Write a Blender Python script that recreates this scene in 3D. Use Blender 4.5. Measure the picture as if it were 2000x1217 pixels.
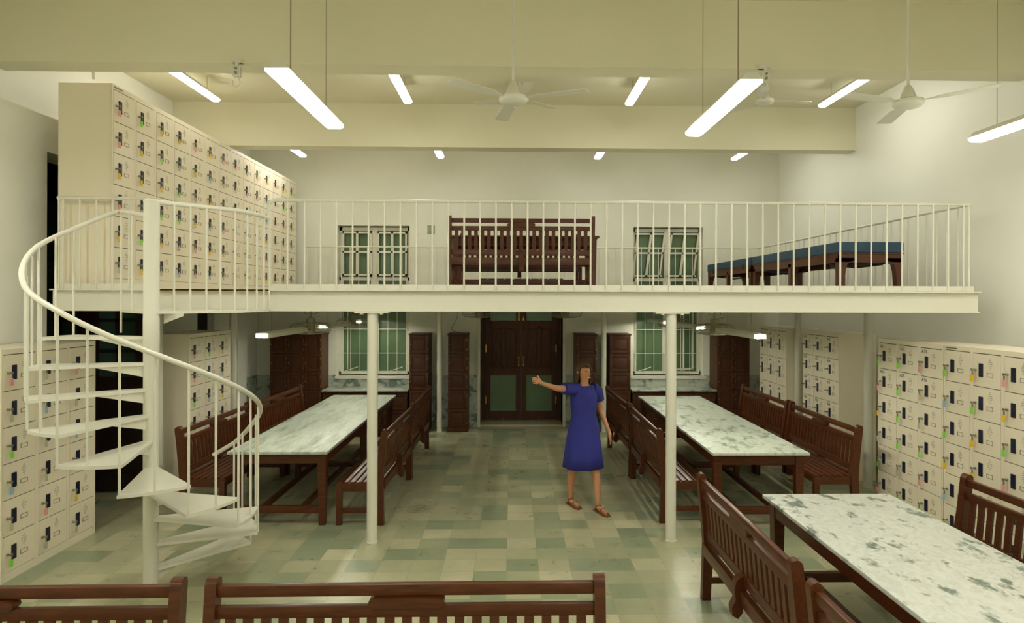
import bpy, bmesh, math, random
from mathutils import Vector, Matrix
R = math.radians
PI = math.pi
for o in list(bpy.data.objects): bpy.data.objects.remove(o)
scn = bpy.context.scene
COL = scn.collection

# ------------------------------------------------------------------ camera, world, exposure
FPX, PSI, ROLL, CAMZ = 1200.0, 0.021, 0.0028, 2.25
cd = bpy.data.cameras.new('camera'); cam = bpy.data.objects.new('camera', cd); COL.objects.link(cam)
cd.sensor_width = 36; cd.sensor_fit = 'HORIZONTAL'; cd.lens = FPX / 2000 * 36
cd.shift_x = -(1000 + FPX * math.tan(PSI) - 1000) / 2000
cd.shift_y = (585 - 608.5) / 2000
cd.clip_start = 0.05; cd.clip_end = 100
cam.matrix_world = Matrix.Translation((0, 0, CAMZ)) @ Matrix.Rotation(-PSI, 4, 'Z') @ Matrix.Rotation(PI / 2, 4, 'X') @ Matrix.Rotation(ROLL, 4, 'Z')
scn.camera = cam
w = bpy.data.worlds.new('world'); scn.world = w; w.use_nodes = True
w.node_tree.nodes['Background'].inputs[0].default_value = (0.02, 0.03, 0.025, 1)
w.node_tree.nodes['Background'].inputs[1].default_value = 0.3
scn.view_settings.view_transform = 'Standard'; scn.view_settings.look = 'None'
scn.view_settings.gamma = 1.0; scn.view_settings.use_curve_mapping = False
scn.view_settings.exposure = 1.15
LAMP_UP = 19.0      # emission of the upper pendant diffusers
LAMP_LOW = 29.0     # emission of the tubes under the platform
LAMP_COL = (1.0, 0.985, 0.90, 1)

# ------------------------------------------------------------------ helpers
def lin(c): return tuple(((v / 255) / 12.92 if v / 255 <= 0.04045 else ((v / 255 + 0.055) / 1.055) ** 2.4) for v in c) + (1,)

def mat(name, col, rough=0.5, metal=0.0, var=0.0, scale=8.0, spec=0.5, bump=0.0, stretch=None, coat=0.0):
    m = bpy.data.materials.new(name); m.use_nodes = True
    nt = m.node_tree; b = nt.nodes['Principled BSDF']
    b.inputs['Roughness'].default_value = rough; b.inputs['Metallic'].default_value = metal
    b.inputs['Specular IOR Level'].default_value = spec
    b.inputs['Coat Weight'].default_value = coat; b.inputs['Coat Roughness'].default_value = 0.12
    c = lin(col)
    b.inputs['Base Color'].default_value = c
    tc = nt.nodes.new('ShaderNodeTexCoord'); mp = nt.nodes.new('ShaderNodeMapping')
    nt.links.new(tc.outputs['Object'], mp.inputs[0])
    if stretch: mp.inputs['Scale'].default_value = stretch
    n = nt.nodes.new('ShaderNodeTexNoise'); n.inputs['Scale'].default_value = scale; n.inputs['Detail'].default_value = 4
    nt.links.new(mp.outputs[0], n.inputs['Vector'])
    r = nt.nodes.new('ShaderNodeValToRGB')
    v = var
    r.color_ramp.elements[0].position = 0.3; r.color_ramp.elements[1].position = 0.7
    r.color_ramp.elements[0].color = (c[0] * (1 - v), c[1] * (1 - v), c[2] * (1 - v), 1)
    r.color_ramp.elements[1].color = (min(1, c[0] * (1 + v)), min(1, c[1] * (1 + v)), min(1, c[2] * (1 + v)), 1)
    nt.links.new(n.outputs['Fac'], r.inputs[0]); nt.links.new(r.outputs[0], b.inputs['Base Color'])
    if bump:
        bp = nt.nodes.new('ShaderNodeBump'); bp.inputs['Strength'].default_value = bump; bp.inputs['Distance'].default_value = 0.01
        nt.links.new(n.outputs['Fac'], bp.inputs['Height']); nt.links.new(bp.outputs[0], b.inputs['Normal'])
    return m

def emat(name, col, strength):
    m = bpy.data.materials.new(name); m.use_nodes = True; nt = m.node_tree
    nt.nodes.remove(nt.nodes['Principled BSDF'])
    e = nt.nodes.new('ShaderNodeEmission'); e.inputs[0].default_value = col; e.inputs[1].default_value = strength
    nt.links.new(e.outputs[0], nt.nodes['Material Output'].inputs[0]); return m

M = {}
M['wall'] = mat('cream wall paint', (232, 231, 215), 0.6, var=0.02, scale=1.2)
M['ceil'] = mat('cream ceiling paint', (226, 221, 192), 0.7, var=0.02, scale=1.0)
M['sidewall'] = mat('cream side wall paint', (240, 239, 226), 0.6, var=0.02, scale=1.0)
M['white'] = mat('cream enamel paint', (224, 221, 203), 0.3, var=0.01, scale=3, spec=0.5)
M['locker'] = mat('beige locker enamel', (240, 229, 204), 0.27, var=0.015, scale=3, spec=0.5)
M['gap_shade'] = mat('dark gap shade', (70, 62, 44), 0.6)
M['navy'] = mat('dark navy plastic', (26, 28, 50), 0.35)
M['dot'] = mat('punched vent holes', (104, 96, 72), 0.7)
M['slot'] = mat('embossed card holder', (196, 186, 152), 0.4)
M['steel'] = mat('dull nickel', (150, 142, 116), 0.35, metal=0.5)
M['brass'] = mat('polished brass', (196, 158, 74), 0.25, metal=0.9)
M['ink'] = mat('dark green stencil ink', (52, 66, 48), 0.6)
for k, c in (('yellow', (238, 196, 20)), ('green', (140, 226, 70)), ('pink', (238, 158, 160)), ('blue', (150, 188, 208)), ('silver', (190, 186, 160))):
    M['tag_' + k] = mat(k + ' key tag plastic', c, 0.4)
M['wood'] = mat('polished reddish brown teak', (82, 42, 17), 0.36, var=0.28, scale=6, stretch=(1.2, 9, 9), spec=0.35, coat=0.08)
M['wood_d'] = mat('dark polished rosewood', (76, 42, 22), 0.45, var=0.25, scale=5, stretch=(8, 8, 1.0), spec=0.3)
M['wood_r'] = mat('reddish wood side panel', (120, 72, 48), 0.45, var=0.12, scale=5, stretch=(8, 8, 1.0))
M['plank'] = mat('golden plank edge', (190, 158, 92), 0.5, var=0.15, scale=10, stretch=(1, 9, 9))
M['dark'] = mat('near black for unlit space', (28, 22, 18), 0.8)  # shade of the unlit lobby and narrow opening put into the colour
M['glass_g'] = mat('dark green window glass', (92, 116, 84), 0.2, var=0.10, scale=2.0, spec=0.5)
M['glass_t'] = mat('dark teal door glass', (62, 84, 72), 0.2, var=0.08, scale=2.0, spec=0.5)
M['blue'] = mat('dark slate blue upholstery', (50, 76, 96), 0.55, var=0.06, scale=20, spec=0.3)
M['strap'] = mat('dark grey strap', (44, 48, 52), 0.6)
M['wire'] = mat('grey wire', (150, 146, 118), 0.4, metal=0.3)
M['cord'] = mat('brown grey cord', (150, 132, 106), 0.6)
M['skin'] = mat('warm skin', (196, 140, 100), 0.5, var=0.04, scale=10)
M['hair'] = mat('brown hair', (84, 58, 38), 0.5, var=0.25, scale=30, stretch=(6, 6, 1))
M['dress'] = mat('royal blue cotton dress', (40, 44, 130), 0.8, var=0.08, scale=10)
M['sandal'] = mat('tan leather', (120, 74, 40), 0.5)
M['patch'] = mat('grey green wall plate', (150, 158, 130), 0.6, var=0.35, scale=60)
M['plate_dark'] = mat('small dark lettering plate', (120, 110, 84), 0.5)
M['lamp'] = emat('lit pendant diffuser', LAMP_COL, LAMP_UP)
M['tube'] = emat('lit fluorescent tube', (1.0, 1.0, 0.86, 1), LAMP_LOW)
M['lamp_small'] = emat('lit small pendant diffuser', LAMP_COL, LAMP_UP * 0.62)

def marble(name, base, vein, scale, lo, hi, rough, stretch=(1, 1, 1), rot=0.0, dens=1.0, detail=7, dist=0.6):
    m = bpy.data.materials.new(name); m.use_nodes = True; nt = m.node_tree; b = nt.nodes['Principled BSDF']
    b.inputs['Roughness'].default_value = rough
    tc = nt.nodes.new('ShaderNodeTexCoord'); mp = nt.nodes.new('ShaderNodeMapping')
    mp.inputs['Scale'].default_value = stretch; mp.inputs['Rotation'].default_value = (0, 0, rot)
    nt.links.new(tc.outputs['Object'], mp.inputs[0])
    n = nt.nodes.new('ShaderNodeTexNoise'); n.inputs['Scale'].default_value = scale; n.inputs['Detail'].default_value = detail
    n.inputs['Roughness'].default_value = 0.62; n.inputs['Distortion'].default_value = dist
    nt.links.new(mp.outputs[0], n.inputs['Vector'])
    n2 = nt.nodes.new('ShaderNodeTexNoise'); n2.inputs['Scale'].default_value = scale * 0.35; n2.inputs['Detail'].default_value = 2
    nt.links.new(mp.outputs[0], n2.inputs['Vector'])
    mul = nt.nodes.new('ShaderNodeMath'); mul.operation = 'MULTIPLY'
    add = nt.nodes.new('ShaderNodeMath'); add.operation = 'ADD'; add.inputs[1].default_value = 0.5 * dens
    nt.links.new(n2.outputs['Fac'], add.inputs[0]); nt.links.new(n.outputs['Fac'], mul.inputs[0]); nt.links.new(add.outputs[0], mul.inputs[1])
    r = nt.nodes.new('ShaderNodeValToRGB'); e = r.color_ramp.elements
    e[0].position = lo; e[0].color = lin(base); e[1].position = hi; e[1].color = lin(vein)
    nt.links.new(mul.outputs[0], r.inputs[0])
    n3 = nt.nodes.new('ShaderNodeTexNoise'); n3.inputs['Scale'].default_value = scale * 1.7; n3.inputs['Detail'].default_value = 6; n3.inputs['Distortion'].default_value = 1.5
    nt.links.new(mp.outputs[0], n3.inputs['Vector'])
    mx = nt.nodes.new('ShaderNodeMix'); mx.data_type = 'RGBA'; mx.blend_type = 'MULTIPLY'; mx.inputs['Factor'].default_value = 0.35
    r3 = nt.nodes.new('ShaderNodeValToRGB'); r3.color_ramp.elements[0].position = 0.35; r3.color_ramp.elements[0].color = lin((200, 204, 190)); r3.color_ramp.elements[1].position = 0.6; r3.color_ramp.elements[1].color = (1, 1, 1, 1)
    nt.links.new(n3.outputs['Fac'], r3.inputs[0]); nt.links.new(r.outputs[0], mx.inputs[6]); nt.links.new(r3.outputs[0], mx.inputs[7])
    nt.links.new(mx.outputs[2], b.inputs['Base Color'])
    return m
M['marble_a'] = marble('white marble with grey green streaks', (202, 208, 194), (138, 148, 134), 4.6, 0.44, 0.74, 0.42, (2.2, 0.45, 1), -0.5)
M['marble_b'] = marble('white marble with grey green islands', (202, 208, 194), (126, 138, 124), 6.5, 0.50, 0.68, 0.42, (1.5, 0.8, 1), -0.6, detail=4, dist=0.25)
M['marble_d'] = marble('white marble with round grey spots', (218, 220, 210), (122, 134, 122), 9.0, 0.565, 0.68, 0.38, (1.25, 0.85, 1), -0.5, detail=3, dist=0.1)
M['dado'] = marble('blotched grey marble dado', (190, 196, 182), (110, 124, 118), 7.0, 0.5, 0.62, 0.3)

def floor_mat():
    m = bpy.data.materials.new('green slate tiles'); m.use_nodes = True; nt = m.node_tree; b = nt.nodes['Principled BSDF']
    L = nt.links.new; N = nt.nodes.new
    tc = N('ShaderNodeTexCoord'); sp = N('ShaderNodeSeparateXYZ'); L(tc.outputs['Object'], sp.inputs[0])
    def cell(out, size, off):
        a = N('ShaderNodeMath'); a.operation = 'MULTIPLY_ADD'; a.inputs[1].default_value = 1 / size; a.inputs[2].default_value = off; L(out, a.inputs[0])
        f = N('ShaderNodeMath'); f.operation = 'FLOOR'; L(a.outputs[0], f.inputs[0])
        fr = N('ShaderNodeMath'); fr.operation = 'FRACT'; L(a.outputs[0], fr.inputs[0])
        # distance to the nearest edge, in metres
        s = N('ShaderNodeMath'); s.operation = 'SUBTRACT'; s.inputs[1].default_value = 0.5; L(fr.outputs[0], s.inputs[0])
        ab = N('ShaderNodeMath'); ab.operation = 'ABSOLUTE'; L(s.outputs[0], ab.inputs[0])
        d = N('ShaderNodeMath'); d.operation = 'MULTIPLY_ADD'; d.inputs[1].default_value = -size; d.inputs[2].default_value = size / 2; L(ab.outputs[0], d.inputs[0])
        return f.outputs[0], d.outputs[0]
    fx, dx = cell(sp.outputs['X'], 0.268, 0.15); fy, dy = cell(sp.outputs['Y'], 0.235, 0.36)
    cb = N('ShaderNodeCombineXYZ'); L(fx, cb.inputs[0]); L(fy, cb.inputs[1])
    wn = N('ShaderNodeTexWhiteNoise'); wn.noise_dimensions = '3D'; L(cb.outputs[0], wn.inputs['Vector'])
    r = N('ShaderNodeValToRGB'); r.color_ramp.interpolation = 'LINEAR'
    cols = [(0.0, (140, 150, 122)), (0.2, (160, 165, 133)), (0.45, (174, 173, 140)), (0.7, (180, 177, 144)), (0.9, (189, 185, 152)), (1.0, (202, 196, 164))]
    while len(r.color_ramp.elements) < len(cols): r.color_ramp.elements.new(0.5)
    for e, (p, c) in zip(r.color_ramp.elements, cols): e.position = p; e.color = lin(c)
    L(wn.outputs['Value'], r.inputs[0])
    off = N('ShaderNodeVectorMath'); off.operation = 'MULTIPLY_ADD'; off.inputs[1].default_value = (5, 5, 5); L(wn.outputs['Color'], off.inputs[0]); L(tc.outputs['Object'], off.inputs[2])
    n = N('ShaderNodeTexNoise'); n.inputs['Scale'].default_value = 5; n.inputs['Detail'].default_value = 7; n.inputs['Roughness'].default_value = 0.65; L(off.outputs[0], n.inputs['Vector'])
    r2 = N('ShaderNodeValToRGB'); r2.color_ramp.elements[0].position = 0.3; r2.color_ramp.elements[0].color = (0.72, 0.73, 0.7, 1); r2.color_ramp.elements[1].position = 0.7; r2.color_ramp.elements[1].color = (1.15, 1.15, 1.08, 1)
    L(n.outputs['Fac'], r2.inputs[0])
    mx = N('ShaderNodeMix'); mx.data_type = 'RGBA'; mx.blend_type = 'MULTIPLY'; mx.inputs['Factor'].default_value = 0.45
    L(r.outputs[0], mx.inputs[6]); L(r2.outputs[0], mx.inputs[7])
    mn = N('ShaderNodeMath'); mn.operation = 'MINIMUM'; L(dx, mn.inputs[0]); L(dy, mn.inputs[1])
    lt = N('ShaderNodeMath'); lt.operation = 'LESS_THAN'; lt.inputs[1].default_value = 0.0016; L(mn.outputs[0], lt.inputs[0])
    mg = N('ShaderNodeMix'); mg.data_type = 'RGBA'; mg.inputs[7].default_value = lin((150, 146, 112)); L(lt.outputs[0], mg.inputs['Factor']); L(mx.outputs[2], mg.inputs[6])
    L(mg.outputs[2], b.inputs['Base Color'])
    rr = N('ShaderNodeMapRange'); rr.inputs['To Min'].default_value = 0.2; rr.inputs['To Max'].default_value = 0.4; L(n.outputs['Fac'], rr.inputs['Value']); L(rr.outputs[0], b.inputs['Roughness'])
    bp = N('ShaderNodeBump'); bp.inputs['Strength'].default_value = 0.12; bp.inputs['Distance'].default_value = 0.004; L(n.outputs['Fac'], bp.inputs['Height']); L(bp.outputs[0], b.inputs['Normal'])
    return m
M['floor'] = floor_mat()

class MB:
    """collects shapes; build() links them as one mesh object"""
    def __init__(s): s.bm = bmesh.new()
    def box(s, x0, x1, y0, y1, z0, z1, bev=0.0):
        vs = [s.bm.verts.new(p) for p in ((x0, y0, z0), (x1, y0, z0), (x1, y1, z0), (x0, y1, z0), (x0, y0, z1), (x1, y0, z1), (x1, y1, z1), (x0, y1, z1))]
        fs = [s.bm.faces.new([vs[i] for i in f]) for f in ((0, 3, 2, 1), (4, 5, 6, 7), (0, 1, 5, 4), (1, 2, 6, 5), (2, 3, 7, 6), (3, 0, 4, 7))]
        if bev:
            es = list({e for f in fs for e in f.edges})
            bmesh.ops.bevel(s.bm, geom=es, offset=bev, segments=2, profile=0.6, affect='EDGES')
        return s
    def prism(s, poly, a0, a1, axis='x'):
        def P(p, a):
            return {'x': (a, p[0], p[1]), 'y': (p[0], a, p[1]), 'z': (p[0], p[1], a)}[axis]
        A = [s.bm.verts.new(P(p, a0)) for p in poly]; B = [s.bm.verts.new(P(p, a1)) for p in poly]
        n = len(poly); fs = [s.bm.faces.new(A), s.bm.faces.new(B[::-1])]
        for i in range(n): fs.append(s.bm.faces.new((A[i], B[i], B[(i + 1) % n], A[(i + 1) % n])))
        bmesh.ops.recalc_face_normals(s.bm, faces=fs); return s
    def tube(s, pts, r, n=8, closed=False, caps=True):
        pts = [Vector(p) for p in pts]; rings = []; N = len(pts)
        rs = r if isinstance(r, (list, tuple)) else [r] * N
        up = None
        for i, p in enumerate(pts):
            if closed: t = (pts[(i + 1) % N] - pts[i - 1]).normalized()
            else: t = (pts[min(i + 1, N - 1)] - pts[max(i - 1, 0)]).normalized()
            if up is None: up = Vector((0, 0, 1)) if abs(t.z) < 0.9 else Vector((1, 0, 0))
            a = t.cross(up)
            if a.length < 1e-4: a = t.orthogonal()
            a.normalize(); b = a.cross(t).normalized(); up = b
            rings.append([s.bm.verts.new(p + (a * math.cos(k * 2 * PI / n) + b * math.sin(k * 2 * PI / n)) * rs[i]) for k in range(n)])
        fs = []
        for i in range(N if closed else N - 1):
            A, B = rings[i], rings[(i + 1) % N]
            for k in range(n): fs.append(s.bm.faces.new((A[k], A[(k + 1) % n], B[(k + 1) % n], B[k])))
        if not closed and caps: fs.append(s.bm.faces.new(rings[0][::-1])); fs.append(s.bm.faces.new(rings[-1]))
        for f in fs: f.smooth = n > 5
        bmesh.ops.recalc_face_normals(s.bm, faces=fs); return s
    def lathe(s, prof, n=24, c=(0, 0, 0), sx=1, sy=1):
        rings = []
        for (r, z) in prof:
            rings.append([s.bm.verts.new((c[0] + sx * r * math.cos(k * 2 * PI / n), c[1] + sy * r * math.sin(k * 2 * PI / n), c[2] + z)) for k in range(n)])
        fs = []
        for A, B in zip(rings, rings[1:]):
            for k in range(n): fs.append(s.bm.faces.new((A[k], A[(k + 1) % n], B[(k + 1) % n], B[k])))
        fs.append(s.bm.faces.new(rings[0][::-1])); fs.append(s.bm.faces.new(rings[-1]))
        for f in fs: f.smooth = True
        bmesh.ops.recalc_face_normals(s.bm, faces=fs); return s
    def build(s, name, m, parent=None, loc=None):
        me = bpy.data.meshes.new(name); s.bm.to_mesh(me); s.bm.free(); me.materials.append(m)
        try: me.set_sharp_from_angle(angle=R(38))
        except Exception: pass
        o = bpy.data.objects.new(name, me); COL.objects.link(o)
        if parent: o.parent = parent
        if loc: o.location = loc
        return o

def tag(o, label=None, cat=None, group=None, kind=None):
    if label: o['label'] = label
    if cat: o['category'] = cat
    if group: o['group'] = group
    if kind: o['kind'] = kind
    return o
def thing(name, label, cat, loc=(0, 0, 0), rz=0, group=None):
    o = bpy.data.objects.new(name, None); COL.objects.link(o); o.empty_display_size = 0.1
    o.location = loc; o.rotation_euler = (0, 0, rz)
    return tag(o, label, cat, group)
def structure(o): o['kind'] = 'structure'; return o
def kids(o): return [c for c in KID.get(o.name, [])]
def copy_tree(o, parent=None):
    c = o.copy(); COL.objects.link(c); c.parent = parent
    for ch in list(o.children): copy_tree(ch, c)
    return c
def lathe_c(prof, n=24, c=(0, 0, 0)): return MB().lathe(prof, n, c)

# ------------------------------------------------------------------ room shell
XL, XLU, XR, YB, YF, ZC = -4.47, -4.60, 4.76, 10.87, -2.6, 4.92
structure(MB().box(-7.2, XR + .3, YF, 11.6, -0.1, 0).build('floor', M['floor']))
structure(MB().box(-7.2, XR + .3, YF, 11.6, ZC, ZC + .15).build('ceiling', M['ceil']))
W = MB()   # back wall with two window openings and the door opening
WIN = [(-3.07, -1.81), (2.155, 3.40)]; WZ0, WZ1 = 0.887, 3.545; DX0, DX1, DZ = -0.555, 0.90, 2.62
xs = [XL - .3, WIN[0][0], WIN[0][1], DX0, DX1, WIN[1][0], WIN[1][1], XR + .3]
for a, b in ((0, 1), (2, 3), (4, 5), (6, 7)): W.box(xs[a], xs[b], YB, YB + .45, 0, ZC)
for a, b in WIN: W.box(a, b, YB, YB + .45, 0, WZ0); W.box(a, b, YB, YB + .45, WZ1, ZC)
W.box(DX0, DX1, YB, YB + .45, DZ, ZC)
structure(W.build('wall_back', M['wall']))
structure(MB().box(XR, XR + .3, YF, YB, 0, ZC).build('wall_right', M['sidewall']))
W = MB()   # left wall: lower part projects to a ledge at 4 m; a tall doorway and a narrow opening
W.box(XL - .35, XL, YF, 6.0, 0, 4.0); W.box(XL - .35, XL, 6.0, 7.32, 3.66, 4.0); W.box(XL - .35, XL, 7.32, 8.83, 0, 4.0)
W.box(XL - .35, XL, 8.83, 9.32, 0, .5); W.box(XL - .35, XL, 8.83, 9.32, 2.3, 4.0); W.box(XL - .35, XL, 9.32, YB, 0, 4.0)
W.box(XL - .5, XLU, YF, YB, 4.0, ZC)
structure(W.build('wall_left', M['sidewall']))
structure(MB().box(XL - .3, XR + .3, YF - .2, YF, 0, ZC).build('wall_front', M['wall']))
# side lobby behind the left doorway; its shade is put into the wall colour
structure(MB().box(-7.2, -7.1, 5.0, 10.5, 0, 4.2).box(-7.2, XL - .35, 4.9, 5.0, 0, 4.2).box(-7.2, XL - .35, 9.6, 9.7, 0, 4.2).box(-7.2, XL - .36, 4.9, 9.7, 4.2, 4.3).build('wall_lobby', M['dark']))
# ceiling beams
structure(MB().box(XLU, XR, 5.43, 5.67, 4.31, ZC).build('trim_1', M['ceil']))
structure(MB().box(XLU, XR, 8.42, 8.64, 4.33, ZC).build('trim_2', M['ceil']))
structure(MB().box(XLU, XR, 2.2, 2.44, 4.31, ZC).build('trim_3', M['ceil']))
# marble dado, 92 cm high, on the lower back wall and the end of the left wall
Dd = MB()
for a, b in ((XL, -3.09), (-1.79, DX0 - .04), (DX1 + .04, 2.14), (3.42, XR)): Dd.box(a, b, YB - .018, YB, 0, .915)
for a, b in WIN: Dd.box(a - .02, b + .02, YB - .018, YB, 0, .87)
structure(Dd.build('trim_4', M['dado']))
structure(MB().box(XL, XL + .015, 9.36, YB - .02, 0, .915).build('trim_5', M['dado']))
structure(MB().box(DX0 - .05, DX0, YB - .03, YB + .4, 0, DZ).box(DX1, DX1 + .05, YB - .03, YB + .4, 0, DZ).build('trim_6', M['white']))
structure(MB().box(XL, XL + .10, 9.9, 10.22, 0, 3.9).build('trim_7', M['sidewall']))
structure(MB().box(DX0, DX1, YB + .02, 11.3, 0, .03).build('trim_8', M['slot']))

# windows --------------------------------------------------------------
def window(i, x0, x1, tilt):
    fr = MB(); yf = YB + .12
    z0, z1 = WZ0 + .03, WZ1 - .02; xm = (x0 + x1) / 2
    fr.box(x0, x0 + .05, yf, yf + .05, z0, z1).box(x1 - .05, x1, yf, yf + .05, z0, z1)
    fr.box(x0, x1, yf, yf + .05, z0, z0 + .05).box(x0, x1, yf, yf + .05, z1 - .06, z1)
    fr.box(xm - .045, xm + .045, yf - .01, yf + .05, z0, z1)
    fr.box(x0, x1, yf, yf + .05, 2.58, 2.64)
    root = structure(fr.build('window_%d' % i, M['white']))
    gl = MB().box(x0 + .04, x1 - .04, yf + .03, yf + .04, z0 + .03, z1 - .05).build('pane', M['glass_g'], root)
    # upper casement sashes
    for k, (a, b) in enumerate(((x0 + .06, xm - .05), (xm + .05, x1 - .06))):
        s = MB(); t = .03; za, zb = 2.665, z1 - .08; mid = (a + b) / 2; dx = tilt * .07
        ya = yf - .035
        def slanted(xa, xb):   # stiles lean when the sash hangs askew
            s.prism([(xa - dx, za), (xb - dx, za), (xb + dx * .3, zb), (xa + dx * .3, zb)], ya, ya + .03, 'y')
        slanted(a, a + t); slanted(b - t, b); slanted(mid - .02, mid + .02)
        for z in (za, 3.07, zb - t): s.box(a - dx * (1 - (z - za) / (zb - za)), b - dx * (.6 - (z - za) / (zb - za) * .6), ya, ya + .03, z, z + t)
        s.build('sash', M['white'], root)
    # lower muntins: thin frame bars
    l = MB()
    for a, b in ((x0 + .05, xm - .045), (xm + .045, x1 - .05)):
        l.box(a, a + .025, yf - .01, yf + .03, z0 + .05, 2.58).box(b - .025, b, yf - .01, yf + .03, z0 + .05, 2.58)
    l.build('sash', M['white'], root)
    g = MB()
    n = 8
    for k in range(n):
        x = x0 + .06 + (x1 - x0 - .12) * k / (n - 1); g.tube([(x, YB + .05, WZ0 + .04), (x, YB + .05, 2.36)], .006, 6)
    for z in (1.295, 1.72, 2.15): g.tube([(x0 + .0, YB + .04, z), (x1 - .0, YB + .04, z)], .0065, 6)
    g.build('grille', M['white'], root)
    st = MB()   # stay arms
    for xa in (x0 + .12, x1 - .35):
        st.tube([(xa, yf - .02, z0 + .06), (xa + .1, yf - .05, z0 + .09), (xa + .22, yf - .03, z0 + .13)], .008, 6)
    st.build('stay', M['white'], root)
    structure(MB().box(x0 - .03, x1 + .05, YB - .04, YB + .12, WZ0 - .035, WZ0 + .01).build('trim_%d' % (10 + i), M['white']))
    return root
w1 = window(1, *WIN[0], 0.0); w2 = window(2, *WIN[1], 1.0)
# an open lower casement inside each window
for (hx, ang, root) in ((-2.93, 22, w1), (3.26, -158, w2)):
    s = MB(); wd = .42; t = .028
    s.box(0, t, 0, .025, 0, 1.25).box(wd - t, wd, 0, .025, 0, 1.25).box(0, wd, 0, .025, 0, t).box(0, wd, 0, .025, 1.22, 1.25).box(0, wd, 0, .025, .76, .76 + .02).box(wd * .48, wd * .48 + .018, 0, .025, 0, 1.25)
    o = s.build('casement', M['white'], root); o.location = (hx, YB + .145, 1.0); o.rotation_euler = (0, 0, R(ang))

# central double door --------------------------------------------------
YD = 11.30
fr = MB().box(DX0, DX0 + .07, YD, YD + .09, .03, DZ).box(DX1 - .07, DX1, YD, YD + .09, .03, DZ).box(DX0, DX1, YD, YD + .09, DZ - .08, DZ)
door = structure(fr.build('door_1', M['wood_d']))
xm = (DX0 + DX1) / 2
for sd, (a, b) in enumerate(((DX0 + .075, xm - .004), (xm + .004, DX1 - .075))):
    lf = MB(); y0 = YD - .02
    lf.box(a, a + .09, y0, y0 + .05, .05, 2.50).box(b - .09, b, y0, y0 + .05, .05, 2.50)
    for z0, z1 in ((.05, .20), (.86, 1.0), (1.72, 1.86), (2.38, 2.50)): lf.box(a + .085, b - .085, y0, y0 + .05, z0, z1)
    c = (a + b) / 2; lf.box(c - .025, c + .025, y0, y0 + .05, .98, 1.74)
    lf.box(a + .08, b - .08, y0 + .022, y0 + .032, .98, 1.74)
    for p, q in ((a + .10, c - .035), (c + .035, b - .10)): lf.box(p + .02, q - .02, y0 + .008, y0 + .03, 1.03, 1.69, .008)
    leaf = lf.build('door_leaf', M['wood_d'], door)
    MB().box(a + .085, b - .085, y0 + .022, y0 + .03, .19, .87).build('lower_glass', M['glass_g'], leaf)
    MB().box(a + .085, b - .085, y0 + .022, y0 + .03, 1.85, 2.39).build('upper_glass', M['glass_g'], leaf)
    hx = xm - .045 if sd == 0 else xm + .04
    MB().box(hx - .01, hx + .01, y0 - .012, y0, 1.03, 1.20).tube([(hx, y0 - .01, 1.05), (hx, y0 - .045, 1.07), (hx, y0 - .045, 1.16), (hx, y0 - .01, 1.18)], .008, 8).build('door_handle', M['brass'], leaf)
    hz = 1.865 if sd == 0 else 1.865
    MB().box(hx - .014, hx + .014, y0 - .008, y0, hz, 2.12 if sd == 0 else 1.92).tube([(hx, y0 - .014, hz + .02), (hx, y0 - .014, 2.2 if sd == 0 else 1.95)], .008, 8).build('tower_bolt', M['brass'], leaf)
    ex = a + .01 if sd == 0 else b - .01
    for hz in (.33, 1.28, 2.2): MB().box(ex - .012, ex + .004, y0 - .006, y0, hz, hz + .14).build('hinge', M['brass'], leaf)
    MB().lathe([(.0, 0), (.018, 0), (.02, .01), (.012, .02), (.0, .02)], 12, (c, y0 - .02, .05)).build('floor_stop', M['steel'], leaf)

# dark glazed door leaf standing open in the left doorway ---------------
def glazed_leaf(name, x0, x1, y, z1, root_kind=True):
    d = MB(); d.box(x0, x0 + .10, y, y + .05, .02, z1).box(x1 - .10, x1, y, y + .05, .02, z1)
    for a, b in ((.02, .22), (1.18, 1.34), (z1 - .12, z1)): d.box(x0 + .09, x1 - .09, y, y + .05, a, b)
    for z in (1.62, 1.98, 2.35, 2.7): 
        if z < z1 - .2: d.box(x0 + .09, x1 - .09, y + .005, y + .045, z, z + .035)
    c = (x0 + x1) / 2; d.box(c - .02, c + .02, y + .005, y + .045, 1.3, z1 - .1)
    d.box(x0 + .09, x1 - .09, y + .02, y + .03, .2, 1.2)
    o = structure(d.build(name, M['dark_wood']))
    MB().box(x0 + .09, x1 - .09, y + .022, y + .03, 1.33, z1 - .1).build('glass', M['glass_t'], o)
    return o
M['dark_wood'] = mat('very dark door timber', (40, 24, 16), 0.45, var=0.2, scale=5, stretch=(8, 8, 1))
glazed_leaf('door_2', -4.90, -4.27, 7.23, 3.5)
glazed_leaf('door_3', -5.76, -5.12, 7.50, 3.5)
structure(MB().box(-5.10, -4.97, 7.36, 7.60, 0, 3.55).build('trim_9', M['wood_d']))
# narrow louvred opening in the left wall; flat slab coloured dark for its shade
structure(MB().box(XL - .2, XL - .1, 8.83, 9.32, .5, 2.3).build('window_3', M['dark']))

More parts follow.
